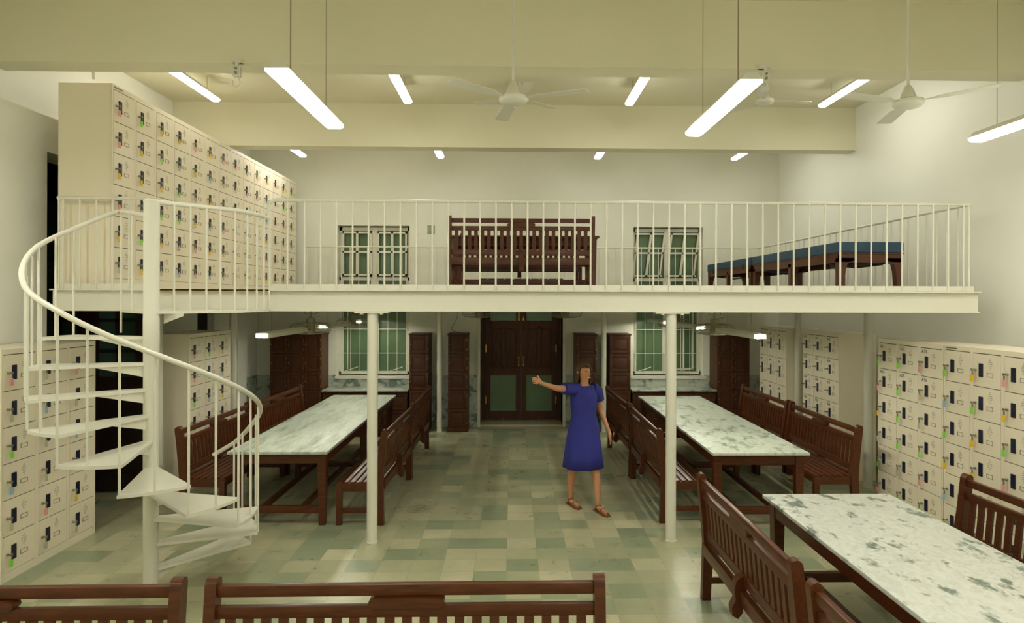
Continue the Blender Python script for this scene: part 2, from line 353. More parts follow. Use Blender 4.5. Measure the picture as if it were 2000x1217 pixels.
# ------------------------------------------------------------------ platform (mezzanine)
PZ, PB, PY0, PY1, PX0, PX1 = 2.335, 2.135, 5.69, 10.72, -4.18, 4.37
plat = thing('mezzanine_platform', 'cream painted steel mezzanine platform spanning the room at mid height', 'platform', (0, 0, 0))
MB().box(PX0 + .06, PX1 - .06, PY0 + .03, PY1, PZ - .045, PZ).build('deck', M['white'], plat)
def ibeam(a, b, ax, pos, flip=1):
    m = MB(); d = .055 * flip
    def bx(p0, p1, z0, z1):
        if ax == 'x': m.box(a, b, min(pos + p0 * flip, pos + p1 * flip), max(pos + p0 * flip, pos + p1 * flip), z0, z1)
        else: m.box(min(pos + p0 * flip, pos + p1 * flip), max(pos + p0 * flip, pos + p1 * flip), a, b, z0, z1)
    bx(-.045, .055, PZ - .012, PZ); bx(0, .012, PB + .01, PZ - .01); bx(-.02, .055, PB, PB + .012); return m
ibeam(PX0 - .02, PX1 + .03, 'x', PY0 + .02).build('front_beam', M['white'], plat)
ibeam(PX0, PX1, 'x', PY1 - .02, -1).build('back_beam', M['white'], plat)
ibeam(PY0 + .08, PY1 - .08, 'y', PX0 + .05).build('left_beam', M['white'], plat)
ibeam(PY0 + .08, PY1 - .08, 'y', PX1 - .05, -1).build('right_beam', M['white'], plat)
for y in (7.72, 8.25):
    MB().box(PX0 + .1, PX1 - .1, y, y + .06, PB + .03, PZ - .05).build('cross_joist', M['white'], plat)
MB().box(-3.29, -2.225, PY0 - .025, PY0 + .03, PZ - .02, PZ).build('plank_edge', M['plank'], plat)

def column(x, y, cap, label, r=.048):
    t = thing('steel_column', label, 'column', (x, y, 0), 0, 'steel columns carrying the mezzanine')
    MB().lathe([(r + .004, 0), (r + .004, .012), (r, .014), (r, PB - .012)], 24).build('shaft', M['white'], t)
    if cap:
        m = MB().box(-.155, .155, -.06, .06, PB - .014, PB - .001)
        for sx in (-.09, .09): m.lathe([(.018, 0), (.018, .012)], 6, (sx, -.04, PB - .026))
        m.build('cap_plate', M['white'], t)
    else: MB().box(-.07, .07, -.06, .06, PB - .014, PB - .001).build('cap_plate', M['white'], t)
column(-1.29, 5.72, 1, 'thick white column rising in front of the left marble table')
column(1.49, 5.72, 1, 'thick white column rising in front of the right marble table')
column(-1.225, 10.45, 0, 'slim far white column left of the wooden double door', .044)
column(1.567, 10.45, 0, 'slim far white column right of the door, behind the person', .044)
column(-3.97, 6.98, 0, 'shaded white column beside the spiral stair pole, before the grey-sided lockers', .05)
column(-4.0, 8.9, 0, 'shaded white column at the far end of the left lockers', .05)
column(4.30, 7.32, 0, 'white column between the numbered lockers and the right wall lockers', .05)
column(4.22, 8.98, 0, 'white column between the two numbered locker units on the right', .046)

# railings
def railing(name, label, pts, zt, n_list, zb, r=.017, br=.0085, pre=None, kick=None):
    t = thing(name, label, 'railing', (0, 0, 0))
    if kick: MB().box(*kick).build('kick_plate', M['white'], t)
    MB().tube(pre if pre else [(p[0], p[1], zt) for p in pts], r, 10).build('handrail', M['white'], t)
    first = None
    for (x, y) in n_list:
        if first is None:
            first = MB().tube([(0, 0, zb), (0, 0, zt)], br, 8).build('baluster', M['white'], t, (x, y, 0)); c = first
        else:
            c = first.copy(); COL.objects.link(c); c.parent = t; c.location = (x, y, 0)
    return t
RZ = 3.155
xs = [-1.905 + .1462 * i for i in range(43)]
railing('front_railing', 'long white railing along the front edge of the mezzanine', None, RZ, [(-2.22, PY0 - .01)] + [(x, PY0 - .012) for x in xs] + [(-2.06, PY0 - .012)] + [(PX1 - .075, PY0)], PZ + .005, .017, .0085,
        [(-2.235, PY0 - .01, 2.99), (-2.23, PY0 - .01, RZ - .06), (-2.215, PY0 - .01, RZ - .015), (-2.17, PY0 - .01, RZ), (PX1 - .07, PY0 - .005, RZ)], (-2.215, PX1 - .03, PY0 - .008, PY0 + .004, PZ + .001, PZ + .05))
xl = [-4.085 + .148 * i for i in range(6)]
railing('corner_railing', 'short white railing on the mezzanine edge before the tall lockers', None, RZ + .008, [(-4.125, PY0 - .01)] + [(x, PY0 - .012) for x in xl], PZ + .005, .017, .0085,
        [(-4.135, PY0 - .01, RZ + .008), (-3.34, PY0 - .01, RZ + .008), (-3.29, PY0 - .012, RZ - .02), (-3.275, PY0 - .02, RZ - .08), (-3.285, PY0 - .03, RZ - .16)], (PX0 + .03, -3.30, PY0 - .008, PY0 + .004, PZ + .001, PZ + .05))
railing('back_railing', 'white railing along the rear edge of the mezzanine near windows', [(-3.6, 10.7), (4.29, 10.7)], RZ, [(-3.55 + .149 * i, 10.7) for i in range(53)], PZ + .005, .014, .007)
railing('side_railing', 'white railing receding along the right edge of the mezzanine', [(4.3, PY0 + .02), (4.3, 10.68)], RZ, [(4.3, PY0 + .15 + .149 * i) for i in range(33)], PZ + .005, .016, .0085)

# ------------------------------------------------------------------ spiral stair
SX, SY, SR = -2.739, 4.727, .7493
RISE, H0 = .1962, 1.962
ANG = [2.8729, 3.3335, 3.689, 4.0152, 4.4813, 5.0035, 5.5337, 6.0612, 6.5795, 7.0665, 7.4089]
stair = thing('spiral_staircase', 'white painted steel spiral staircase climbing to the mezzanine', 'staircase', (SX, SY, 0))
MB().lathe([(.052, 0), (.054, 1.9), (.056, 1.905), (.056, 2.10), (.055, 2.105), (.055, 2.98), (.057, 2.985), (.052, 3.0), (.0, 3.0)], 28).build('centre_pole', M['white'], stair)
def polar(r, a, z): return (r * math.cos(a), r * math.sin(a), z)
def tread(a0, a1, z):
    n = 6; th = .022
    am = (a0 + a1) / 2
    top = [polar(.05, a0 + .6, 0), polar(.05, a0 - .6, 0)] if False else []
    poly = [(.052 * math.cos(a0 - .5), .052 * math.sin(a0 - .5))]
    for k in range(n + 1):
        a = a0 - .02 + (a1 - a0 + .04) * k / n; poly.append((SR * math.cos(a), SR * math.sin(a)))
    poly.append((.052 * math.cos(a1 + .5), .052 * math.sin(a1 + .5)))
    m = MB().prism(poly, z - th, z, 'z')
    o = m.build('tread', M['white'], stair)
    d = (math.cos(a1), math.sin(a1)); nx, ny = -d[1], d[0]; t = .004
    b = MB()
    def pt(r, s, zz): return (r * d[0] + s * nx, r * d[1] + s * ny, zz)
    A = [pt(.05, -t, z - th), pt(.36, -t, z - th), pt(.05, -t, z - .11)]; Bq = [pt(.05, t, z - th), pt(.36, t, z - th), pt(.05, t, z - .11)]
    va = [b.bm.verts.new(p) for p in A]; vb = [b.bm.verts.new(p) for p in Bq]
    b.bm.faces.new(va); b.bm.faces.new(vb[::-1])
    for i in range(3): b.bm.faces.new((va[i], vb[i], vb[(i + 1) % 3], va[(i + 1) % 3]))
    bmesh.ops.recalc_face_normals(b.bm, faces=b.bm.faces[:])
    b.build('bracket', M['white'], o)
for k in range(10): tread(ANG[k], ANG[k + 1], H0 - RISE * k)
# quarter landing joining the pole to the platform
LZ = 2.155
aL = R(137)
lp = [(SR * math.cos(aL), SR * math.sin(aL)), (.045 * math.cos(aL + 1), .045 * math.sin(aL + 1)), (.05, -.02), (.47, .43), (.53, .915), (-.56, .915)]
MB().prism(lp, LZ - .022, LZ, 'z').prism([(.05, LZ - .022), (.20, LZ - .022), (.20, LZ - .04), (.05, LZ - .10)], -.004 + .08, .004 + .08, 'y').build('landing', M['white'], stair)
# handrail following the treads
def rail_h(a):
    pts = [(ANG[0], .83), (ANG[1], .86), (ANG[2], .90), (ANG[3], .95), (ANG[4], 1.0), (ANG[5], 1.0), (8, 1.0)]
    for (a0, h0), (a1, h1) in zip(pts, pts[1:]):
        if a <= a1: return h0 + (h1 - h0) * max(0, (a - a0)) / (a1 - a0)
    return 1.0
def tread_z(a):   # smooth line through the joints
    A = ANG
    if a <= A[0]: return H0 + (A[0] - a) / (A[1] - A[0]) * RISE
    for k in range(10):
        if a <= A[k + 1]: return H0 - RISE * (k + (a - A[k]) / (A[k + 1] - A[k]))
    return H0 - RISE * (10 + (a - A[10]) / .46)
pts = [(-.045, .03, 2.885), (-.26, .24, 2.925), (-.42, .40, 2.96), polar(SR + .01, aL, 2.985)]
a = aL + .12
while a < 7.75: pts.append(polar(SR + .014, a, tread_z(a) + rail_h(a))); a += .1
MB().tube(pts, .0185, 10).build('handrail', M['white'], stair)
def bal(x, y, z0, z1): MB().tube([(x, y, z0), (x, y, z1)], .0085, 8).build('baluster', M['white'], stair)
for k in range(11):
    a0 = ANG[k]; zt = tread_z(a0) + rail_h(a0)
    zb = H0 - RISE * min(k, 9) - (.022 if k < 10 else 0)
    bal(SR * math.cos(a0), SR * math.sin(a0), H0 - RISE * min(k, 9), zt) if k < 10 else bal(SR * math.cos(a0), SR * math.sin(a0), H0 - RISE * 9, zt)
    if k < 10:
        am = (ANG[k] + ANG[k + 1]) / 2; bal((SR - .012) * math.cos(am), (SR - .012) * math.sin(am), H0 - RISE * k, tread_z(am) + rail_h(am))
x, y, z = polar(SR, aL, 0); bal(x, y, H0 + .0, 2.98); bal(x * .62, y * .62, LZ, 2.965)
# guard rail of the landing
g = [(.04, .03, 2.985), (.42, .40, 2.985), (.48, .50, 2.985), (.51, .70, 2.985), (.505, .945, 2.985)]
MB().tube(g, .0185, 10).build('guard_rail', M['white'], stair)
for px in ((.12, .09), (.20, .175), (.285, .26), (.36, .335), (.44, .42), (.485, .55), (.505, .70), (.515, .83), (.52, .94)): bal(px[0], px[1], LZ - .01, 2.985)

# ------------------------------------------------------------------ lockers
random.seed(7)
def text_mesh(s, size):
    c = bpy.data.curves.new('txt', 'FONT'); c.body = s; c.size = size; c.align_x = 'CENTER'; c.extrude = 0.0006
    o = bpy.data.objects.new('txt', c); COL.objects.link(o); dg = bpy.context.evaluated_depsgraph_get()
    me = bpy.data.meshes.new_from_object(o.evaluated_get(dg)); bpy.data.objects.remove(o); me.name = 'door_number'
    me.materials.clear(); me.materials.append(M['ink']); return me
_cache = {}
def door_parts(w, h):
    key = (round(w, 3), round(h, 3))
    if key in _cache: return _cache[key]
    g = .003; d = {}
    d['door'] = MB().box(g, w - g, -.004, .010, g, h - g, .0015)
    hx, hz0, hz1 = w * .235, h * .30, h * .71; hw = w * .15
    bm = MB(); bm.box(hx, hx + hw, -.012, -.003, hz0, hz1, .006); bm.box(hx + .008, hx + hw - .008, -.016, -.011, hz0 + .012, hz0 + .02)
    d['handle'] = bm
    lz = h * .50; lx = w * .115
    lk = MB(); lk.tube([(lx, -.004, lz), (lx, -.022, lz)], .0095, 10); lk.tube([(lx, -.022, lz), (lx, -.040, lz)], .003, 6); lk.box(lx - .011, lx + .011, -.043, -.040, lz - .010, lz + .010, .003)
    d['lock'] = lk
    kk = MB(); kk.box(lx - .003, lx + .003, -.040, -.038, lz - .045, lz - .008); kk.box(lx + .003, lx + .011, -.037, -.035, lz - .048, lz - .012)
    d['key'] = kk
    tg = MB(); tg.box(lx - .016, lx + .016, -.042, -.037, lz - .098, lz - .042, .004)
    d['key_tag'] = tg
    v = MB(); cx = w * .63; rows = (1, 3, 5, 6, 5, 3, 1); vz = h * .87; st = h * .052
    for i, n in enumerate(rows):
        for j in range(n):
            x = cx + (j - (n - 1) / 2) * w * .030; z = vz - i * st
            v.box(x - .0026, x + .0026, -.0048, -.0035, z - .0022, z + .0022)
    d['vent_holes'] = v
    s = MB(); sx0, sx1, sz0, sz1 = w * .52, w * .74, h * .33, h * .45; t = .003
    s.box(sx0, sx1, -.0062, -.004, sz0, sz0 + t).box(sx0, sx1, -.0055, -.004, sz1 - t, sz1).box(sx0, sx0 + t, -.0062, -.004, sz0, sz1).box(sx1 - t, sx1, -.0062, -.004, sz0, sz1)
    d['card_holder'] = s
    out = {}
    for k, b in d.items():
        me = bpy.data.meshes.new(k); b.bm.to_mesh(me); b.bm.free(); out[k] = me
    for k, mk in (('door', 'locker'), ('handle', 'navy'), ('lock', 'steel'), ('key', 'steel'), ('vent_holes', 'dot'), ('card_holder', 'dot')): out[k].materials.append(M[mk])
    tags = {}
    for c in ('yellow', 'green', 'pink', 'blue', 'silver'):
        me = out['key_tag'].copy(); me.materials.clear(); me.materials.append(M['tag_' + c]); tags[c] = me
    out['tags'] = tags
    _cache[key] = out; return out
def new(name, me, parent, loc=(0, 0, 0)):
    o = bpy.data.objects.new(name, me); COL.objects.link(o); o.parent = parent; o.location = loc; return o
LK = dict(Y='yellow', G='green', P='pink', B='blue', S='silver')
def locker(loc, rz, widths, rows, row_h, base, topm, depth, label, keys=True, tags=None, numbers=None, plate=False, group='beige steel locker units'):
    t = thing('locker_unit', label, 'locker', loc, rz, group)
    W_ = sum(widths); H_ = base + rows * row_h + topm
    b = MB(); b.box(0, W_, .010, depth, 0, H_)
    b.box(0, W_, -.002, .012, 0, base); b.box(0, W_, -.002, .012, H_ - topm + .004, H_)
    x = 0; st = .036
    for i, w in enumerate(widths):
        b.box(x, x + st / 2, -.002, .012, base, H_ - topm + .004); b.box(x + w - st / 2, x + w, -.002, .012, base, H_ - topm + .004); x += w
    b.build('carcass', M['locker'], t)
    g = MB(); x = 0
    for w in widths: g.box(x + st / 2, x + w - st / 2, .004, .0105, base, H_ - topm + .003); x += w
    g.build('door_gap_shade', M['gap_shade'], t)  # dark sheet behind the doors; shade in the gaps put into its colour
    if plate: MB().box(.03, .16, -.004, -.002, H_ - .03, H_ - .018).build('name_plate', M['plate_dark'], t)
    x = 0
    for i, w in enumerate(widths):
        dw = w - st; dp = door_parts(dw, row_h)
        for r in range(rows):
            z = H_ - topm - (r + 1) * row_h
            d = new('door', dp['door'], t, (x + st / 2, 0, z))
            new('handle', dp['handle'], d); new('lock', dp['lock'], d); new('vent_holes', dp['vent_holes'], d); new('card_holder', dp['card_holder'], d)
            if keys:
                c = tags[i][r] if tags else random.choice('YGPBSYGPS')
                new('key', dp['key'], d)
                if c != '-': tg = new('key_tag', dp['tags'][LK[c]], d); tg['label'] = LK[c] + ' plastic key tag'
            if numbers and numbers(i, r):
                o = new('door_number', text_mesh(numbers(i, r), .045), d, (dw * .2, -.005, row_h * .82)); o.rotation_euler = (PI / 2, 0, 0)
        x += w
    return t
UE = [5.80, 6.13, 6.49, 6.86, 7.21, 7.58, 7.95, 8.30, 8.66, 9.04, 9.41, 9.77, 10.13, 10.46]
UE = [5.80 + i * (10.67 - 5.80) / 14 for i in range(15)]
UX = -3.73
random.seed(11)
ut = {0: ['PPYPYS', 'GYYSGY', 'YGYGYS']}
for i, (a, b, lab, tg) in enumerate(((0, 3, 'nearest tall beige locker unit on the mezzanine, its bare side facing the spiral stair', ['PPYPYS', 'GYYSGY', 'YGYGYS']),
        (3, 6, 'second tall locker unit from the stair in the mezzanine row', ['YSGGSB', 'PYSYPP', 'YBYBYB']),
        (6, 10, 'third tall locker unit from the stair, mezzanine row, above the stair landing', None),
        (10, 14, 'farthest tall beige locker unit of the mezzanine row, by the rear railing', None))):
    locker((UX, UE[a], PZ), PI / 2, [UE[j + 1] - UE[j] for j in range(a, b)], 6, .295, .10, .05, .49, lab, True, tg, plate=(i == 0), group='locker units standing on the mezzanine')
random.seed(5)
locker((-4.0, 4.90, 0), PI / 2, [.362] * 3, 6, .288, .07, .045, .45, 'beige locker unit on the floor at the left edge of the photo', True, ['PSGBSG', 'SBSSPS', 'PSBSYS'])
locker((-3.76, 7.24, 0), PI / 2, [.35] * 3, 6, .282, .09, .05, .46, 'beige locker unit under the mezzanine behind the left slatted benches', True, ['PPGGYG', 'GSBSGS', 'YBYSSG'])
locker((3.95, 6.54, 0), -PI / 2, [.333] * 3, 6, .272, .165, .045, .46, 'beige locker unit with stencilled A31 to A36 on its upper doors', True, ['GPYSGP', 'GGGGSG', 'PSSGPG'], lambda i, r: ('A%d' % (31 + r * 3 + i)) if r < 2 else None)
locker((3.95, 5.53, 0), -PI / 2, [.335] * 3, 6, .279, .13, .045, .46, 'unnumbered beige locker unit at the right edge of the photo', True, ['GBGYBY', 'YGYYPS', 'PYGPSY'], plate=True)
locker((4.08, 8.52, 0), -PI / 2, [.313] * 3, 6, .277, .12, .05, .47, 'beige locker unit numbered from A13, behind the near right slatted bench', False, None, lambda i, r: 'A%d' % (13 + r * 3 + i))
locker((4.08, 10.02, 0), -PI / 2, [.326] * 3, 4, .41, .14, .05, .47, 'farthest right locker unit with four rows of large doors numbered from A01', False, None, lambda i, r: 'A%02d' % (1 + r * 3 + i))

# ------------------------------------------------------------------ wooden lockers along the back wall
def wood_locker(x0, x1, cols, rows, label, name='wooden_locker', z1=1.667, base=.08, knob=1, y0=10.43, group='tall wooden lockers along the back wall', sides=None):
    t = thing(name, label, 'locker', (x0, y0, 0), 0, group)
    W_ = x1 - x0; D_ = YB - .02 - y0
    MB().box(0, W_, .012, D_, 0, z1 - .02).box(-.012, W_ + .012, -.012, D_, z1 - .025, z1, .003).box(-.01, W_ + .01, -.01, D_, 0, base, .003).build('carcass', M['wood_d'], t)
    cw = W_ / cols; rh = (z1 - .03 - base) / rows
    for i in range(cols):
        for r in range(rows):
            a, b = i * cw + .006, (i + 1) * cw - .006; c, d = base + r * rh + .006, base + (r + 1) * rh - .006
            f = .042
            m = MB().box(a, a + f, -.008, .014, c, d, .002).box(b - f, b, -.008, .014, c, d, .002).box(a + f, b - f, -.008, .014, c, c + f, .002).box(a + f, b - f, -.008, .014, d - f, d, .002)
            m.box(a + f, b - f, .004, .012, c + f, d - f).box(a + f + .02, b - f - .02, -.003, .008, c + f + .02, d - f - .02, .004)
            o = m.build('door', M['wood_d'], t)
            kx = a + .02 if knob > 0 else b - .02
            MB().tube([(kx, -.008, (c + d) / 2), (kx, -.02, (c + d) / 2)], .007, 8).build('knob', M['steel'], o)
            hx = b - .004 if knob > 0 else a + .004
            for hz in (c + .05, d - .09): MB().box(hx - .004, hx + .004, -.011, -.007, hz, hz + .035).build('hinge', M['brass'], o)
    return t
wood_locker(-4.07, -3.215, 3, 5, 'three-column dark wooden locker in the left rear corner')
wood_locker(-1.735, -1.41, 1, 5, 'narrow wooden locker right beside the left rear window')
wood_locker(-1.08, -.752, 1, 5, 'narrow wooden locker left of the double door, with a loose wire above')
wood_locker(1.09, 1.445, 1, 5, 'narrow wooden locker right of the double door, behind the person', knob=1)
wood_locker(1.66, 2.025, 1, 5, 'narrow wooden locker just left of the right rear window', knob=1)
wood_locker(3.515, 4.07, 2, 5, 'two-column dark wooden locker right of the right rear window')
wood_locker(-3.195, -1.765, 4, 2, 'low wooden cupboard under the left rear window', 'wooden_cupboard', .685, .08, group='low wooden cupboards under the windows')
wood_locker(2.055, 3.485, 4, 2, 'low wooden cupboard under the right rear window', 'wooden_cupboard', .685, .08, group='low wooden cupboards under the windows')
for x0, x1, s in ((-3.195, -1.755, 'left'), (2.045, 3.495, 'right')):
    tag(MB().box(x0, x1, 10.39, YB - .02, .69, .715, .003).build('marble_shelf', M['dado']), 'pale marble slab on the cupboard under the %s rear window' % s, 'shelf', 'marble window shelves')

# loose wire hanging to the locker left of the door
tag(MB().tube([(-.93, 10.6, 2.1), (-.935, 10.6, 1.95), (-1.0, 10.6, 1.82), (-1.04, 10.6, 1.76), (-1.02, 10.6, 1.705), (-.94, 10.6, 1.683), (-.85, 10.6, 1.678)], .004, 6).build('loose_wire', M['strap']), 'thin dark wire dangling onto the narrow wooden locker left of the door', 'wire')
tag(MB().box(-1.495, -1.365, YB - .008, YB, 3.395, 3.55, .006).build('wall_plate', M['patch']), 'small mottled grey-green plate on the upper back wall', 'plate')

# ------------------------------------------------------------------ benches
def make_bench(L, nsl, label):
    t = thing('slatted_bench', label, 'bench')
    def lean(z): return .05 * max(0, (z - .43) / .52) ** 1.2 + .012 * max(0, (.43 - z) / .43)
    for s in (-1, 1):
        xa, xb = sorted((s * L / 2, s * (L / 2 - .052)))
        zs = [0, .15, .3, .43, .55, .7, .82, .915]
        front = [(lean(z) - .032 - .018 * math.exp(-((z - .43) / .16) ** 2), z) for z in zs]; back = [(lean(z) + .033, z) for z in zs]
        top = [(lean(.93) + .033 * math.cos(k * PI / 6), .915 + .034 * math.sin(k * PI / 6)) for k in range(1, 6)]
        MB().prism(front + top[::-1] + back[::-1], xa, xb, 'x').build('back_post', M['wood'], t)
        MB().box(xa, xb, -.43, -.375, 0, .40, .003).build('front_leg', M['wood'], t)
        MB().box(xa + .008, xb - .008, -.43, .0, .335, .415, .003).build('seat_side_rail', M['wood'], t)
        MB().box(xa + .012, xb - .012, -.38, -.02, .12, .165, .002).build('side_stretcher', M['wood'], t)
    x0, x1 = -L / 2 + .05, L / 2 - .05
    def rail(z0, z1, th, name, bev=.006):
        y = lean((z0 + z1) / 2)
        return MB().box(x0, x1, y - th / 2, y + th / 2, z0, z1, bev).build(name, M['wood'], t)
    tr = rail(.86, .915, .038, 'top_rail', .010)
    rail(.765, .82, .034, 'upper_back_rail'); rail(.46, .53, .034, 'lower_back_rail')
    y = lean(.835)
    bw = L * .093
    poly = [(-bw + .02, .812), (bw - .02, .812), (bw, .822), (bw + .004, .835), (bw, .848), (bw - .02, .858), (-bw + .02, .858), (-bw, .848), (-bw - .004, .835), (-bw, .822)]
    MB().prism(poly, y - .034, y + .02, 'y').build('centre_block', M['wood'], t)
    pitch = (x1 - x0) / (nsl + .55); sw = pitch * .55
    s0 = None
    for k in range(nsl):
        x = x0 + pitch * (k + .78)
        z0, z1 = .525, .77
        if s0 is None:
            s0 = MB().prism([(lean(z0) - .009, z0), (lean(z0) + .009, z0), (lean(z1) + .009, z1), (lean(z1) - .009, z1)], -sw / 2, sw / 2, 'x').build('back_slat', M['wood'], t, (x, 0, 0))
        else:
            c = s0.copy(); COL.objects.link(c); c.parent = t; c.location = (x, 0, 0)
    n = 6; sp = .40 / n
    q0 = None
    for k in range(n):
        yy = -.425 + sp * k
        if q0 is None: q0 = MB().box(x0 - .045, x1 + .045, 0, sp - .016, .413, .432, .003).build('seat_slat', M['wood'], t, (0, yy, 0))
        else:
            c = q0.copy(); COL.objects.link(c); c.parent = t; c.location = (0, yy, 0)
    MB().box(x0, x1, .0, .045, .345, .432, .004).build('seat_back_rail', M['wood'], t)
    MB().box(x0, x1, -.428, -.40, .345, .412, .003).build('seat_front_rail', M['wood'], t)
    MB().prism([(.04, .52), (.07, .50), (.085, .44), (.075, .38), (.10, .33), (.095, .28), (.06, .26), (.03, .30), (.03, .36), (-.0, .46), (.0, .53)], -.03, .03, 'x').build('centre_bracket', M['wood'], t)
    MB().box(-.025, .025, -.40, .0, .36, .412, .002).build('seat_bearer', M['wood'], t)
    return t
B_short = make_bench(1.58, 18, 'x'); B_long = make_bench(1.86, 21, 'x')
used = set()
def bench(proto, x, y, z, rz, label, group):
    o = proto if proto.name not in used else copy_tree(proto)
    used.add(proto.name)
    o.location = (x, y, z); o.rotation_euler = (0, 0, rz); o['label'] = label; o['group'] = group
    return o
g1 = 'slatted benches along the tables'
bench(B_short, -3.315, 7.085, 0, R(90 - 1.5), 'slatted wooden bench before the left lockers, nearer the spiral stair', g1)
bench(B_short, -3.235, 8.70, 0, R(90 - 2.5), 'slatted wooden bench left of the left marble table, by the rear corner', g1)
bench(B_short, -1.30, 6.92, 0, R(-90 - 1.0), 'slatted wooden bench behind the left thick column, back to the aisle', g1)
bench(B_short, -1.285, 8.52, 0, R(-90), 'farther slatted bench right of the left marble table, near the narrow locker', g1)
bench(B_short, 1.54, 6.94, 0, R(90), 'slatted wooden bench behind the right thick column, back to the aisle', g1)
bench(B_short, 1.515, 8.54, 0, R(90 + 1.0), 'farther slatted bench left of the right marble table, behind the person', g1)
bench(B_short, 3.575, 7.10, 0, R(-90), 'slatted bench right of the right marble table, in front of numbered lockers A13', g1)
bench(B_short, 3.565, 8.72, 0, R(-90), 'farther slatted bench right of the right marble table, before the four-row lockers', g1)
bench(B_short, 1.475, 3.83, 0, R(90), 'large near slatted bench seen from behind, left of the foreground marble table', g1)
bench(B_short, 1.455, 2.06, 0, R(90), 'bench at the bottom edge with only its end post showing', g1)
bench(B_short, 3.40, 3.78, 0, R(-90 + 2), 'slatted bench at the right edge beside the foreground marble table', g1)
bench(B_long, -.487, 2.86, 0, R(.3), 'long foreground bench whose whole top rail crosses the bottom centre', 'long foreground benches')
bench(B_long, -2.455, 2.85, 0, R(.3), 'long foreground bench cut off by the bottom left corner', 'long foreground benches')
bench(B_long, .115, 7.80, PZ, R(180), 'long slatted bench on the mezzanine with its back to the camera', 'benches stored on the mezzanine').scale = (1, 1, 1.025)
bench(B_long, .115, 9.60, PZ, R(0), 'long slatted bench on the mezzanine behind the stored table', 'benches stored on the mezzanine')

# ------------------------------------------------------------------ tables
def table(x0, x1, y0, y1, mk, label, z=0, H=.75, mid=True):
    xc, yc = (x0 + x1) / 2, (y0 + y1) / 2
    t = thing('marble_table', label, 'table', (xc, yc, z), 0, 'marble topped tables' if mk else None)
    hx, hy = (x1 - x0) / 2, (y1 - y0) / 2
    tp = H - .028
    MB().box(-hx, hx, -hy, hy, tp, H, .006).build('tabletop', M[mk] if mk else M['wood'], t)
    ix, iy = hx - .03, hy - .06; lw = .085
    ys = [-iy, iy - lw] + ([-lw / 2] if mid else [])
    for ly in ys:
        for s in (-1, 1):
            a, b = sorted((s * ix, s * (ix - lw)))
            m = MB(); q = .012
            bot = [(a + q, ly + q), (b - q, ly + q), (b - q, ly + lw - q), (a + q, ly + lw - q)]; top = [(a, ly), (b, ly), (b, ly + lw), (a, ly + lw)]
            vb = [m.bm.verts.new((p[0], p[1], 0)) for p in bot]; vt = [m.bm.verts.new((p[0], p[1], tp - .0)) for p in top]
            m.bm.faces.new(vb[::-1]); m.bm.faces.new(vt)
            for i in range(4): m.bm.faces.new((vb[i], vb[(i + 1) % 4], vt[(i + 1) % 4], vt[i]))
            m.build('leg', M['wood'], t)
    MB().box(-ix + .01, ix - .01, -iy + .008, -iy + .038, tp - .105, tp).box(-ix + .01, ix - .01, iy - .038, iy - .008, tp - .105, tp).box(-ix + .008, -ix + .038, -iy, iy, tp - .105, tp).box(ix - .038, ix - .008, -iy, iy, tp - .105, tp).build('apron', M['wood'], t)
    for ly in ys: MB().box(-ix + lw - .015, ix - lw + .015, ly + .02, ly + lw - .02, .12, .19, .003).build('cross_stretcher', M['wood'], t)
    for s in (-1, 1): MB().box(s * .2 - .025, s * .2 + .025, -iy + .06, iy - .06, .125, .175, .003).build('long_stretcher', M['wood'], t)
    return t
table(-2.785, -1.81, 6.07, 9.66, 'marble_a', 'long table with streaked marble top on the left side')
table(1.97, 2.935, 5.975, 9.56, 'marble_b', 'long table with blotched marble top on the right side, farther one')
ft = table(1.94, 2.93, 1.12, 4.715, 'marble_d', 'foreground marble table with round grey spots at the lower right')
table(-.85, 1.19, 8.35, 9.15, None, 'dark wooden table stored between the mezzanine benches', PZ, .785, False)

# ------------------------------------------------------------------ blue cushioned couches on the mezzanine
def couch(y0, y1, label):
    t = thing('cushioned_couch', label, 'couch', (3.67, (y0 + y1) / 2, PZ), 0, 'blue cushioned couches on the mezzanine')
    h = (y1 - y0) / 2; hx = .34
    cm = MB().box(-hx, hx, -h, h, .405, .515, .018).build('cushion', M['blue'], t)
    MB().box(-hx + .01, hx - .01, -h + .01, -h + .035, .305, .40, .003).box(-hx + .01, hx - .01, h - .035, h - .01, .305, .40, .003).box(-hx + .01, -hx + .035, -h + .01, h - .01, .305, .40, .003).box(hx - .035, hx - .01, -h + .01, h - .01, .305, .40, .003).box(-hx, hx, -h, h, .39, .404, .003).build('frame', M['wood'], t)
    for ly in (-h + .01, -.035, h - .08):
        for s in (-1, 1):
            m = MB(); x = s * (hx - .01); x2 = s * (hx - .08)
            # curved bracket head tapering to the foot
            poly = [(x, .35), (x, 0.0), (s * (hx - .06), 0.0), (x2, .22), (s * (hx - .10), .29), (s * (hx - .17), .33), (s * (hx - .17), .35)]
            m.prism(poly, ly, ly + .07, 'y').build('leg', M['wood'], t)
    for ly in (-h + .28, h - .32):
        MB().tube([(-hx - .003, ly, .43), (-hx - .004, ly, .37), (-hx + .06, ly, .30), (0, ly + .02, .265), (hx - .06, ly, .30), (hx + .004, ly, .37), (hx + .003, ly, .43)], .011, 6).build('strap', M['strap'], t)
couch(6.2, 8.46, 'blue cushioned couch with wooden legs, nearest on the mezzanine')
couch(8.52, 10.42, 'farther blue cushioned couch by the rear mezzanine railing')

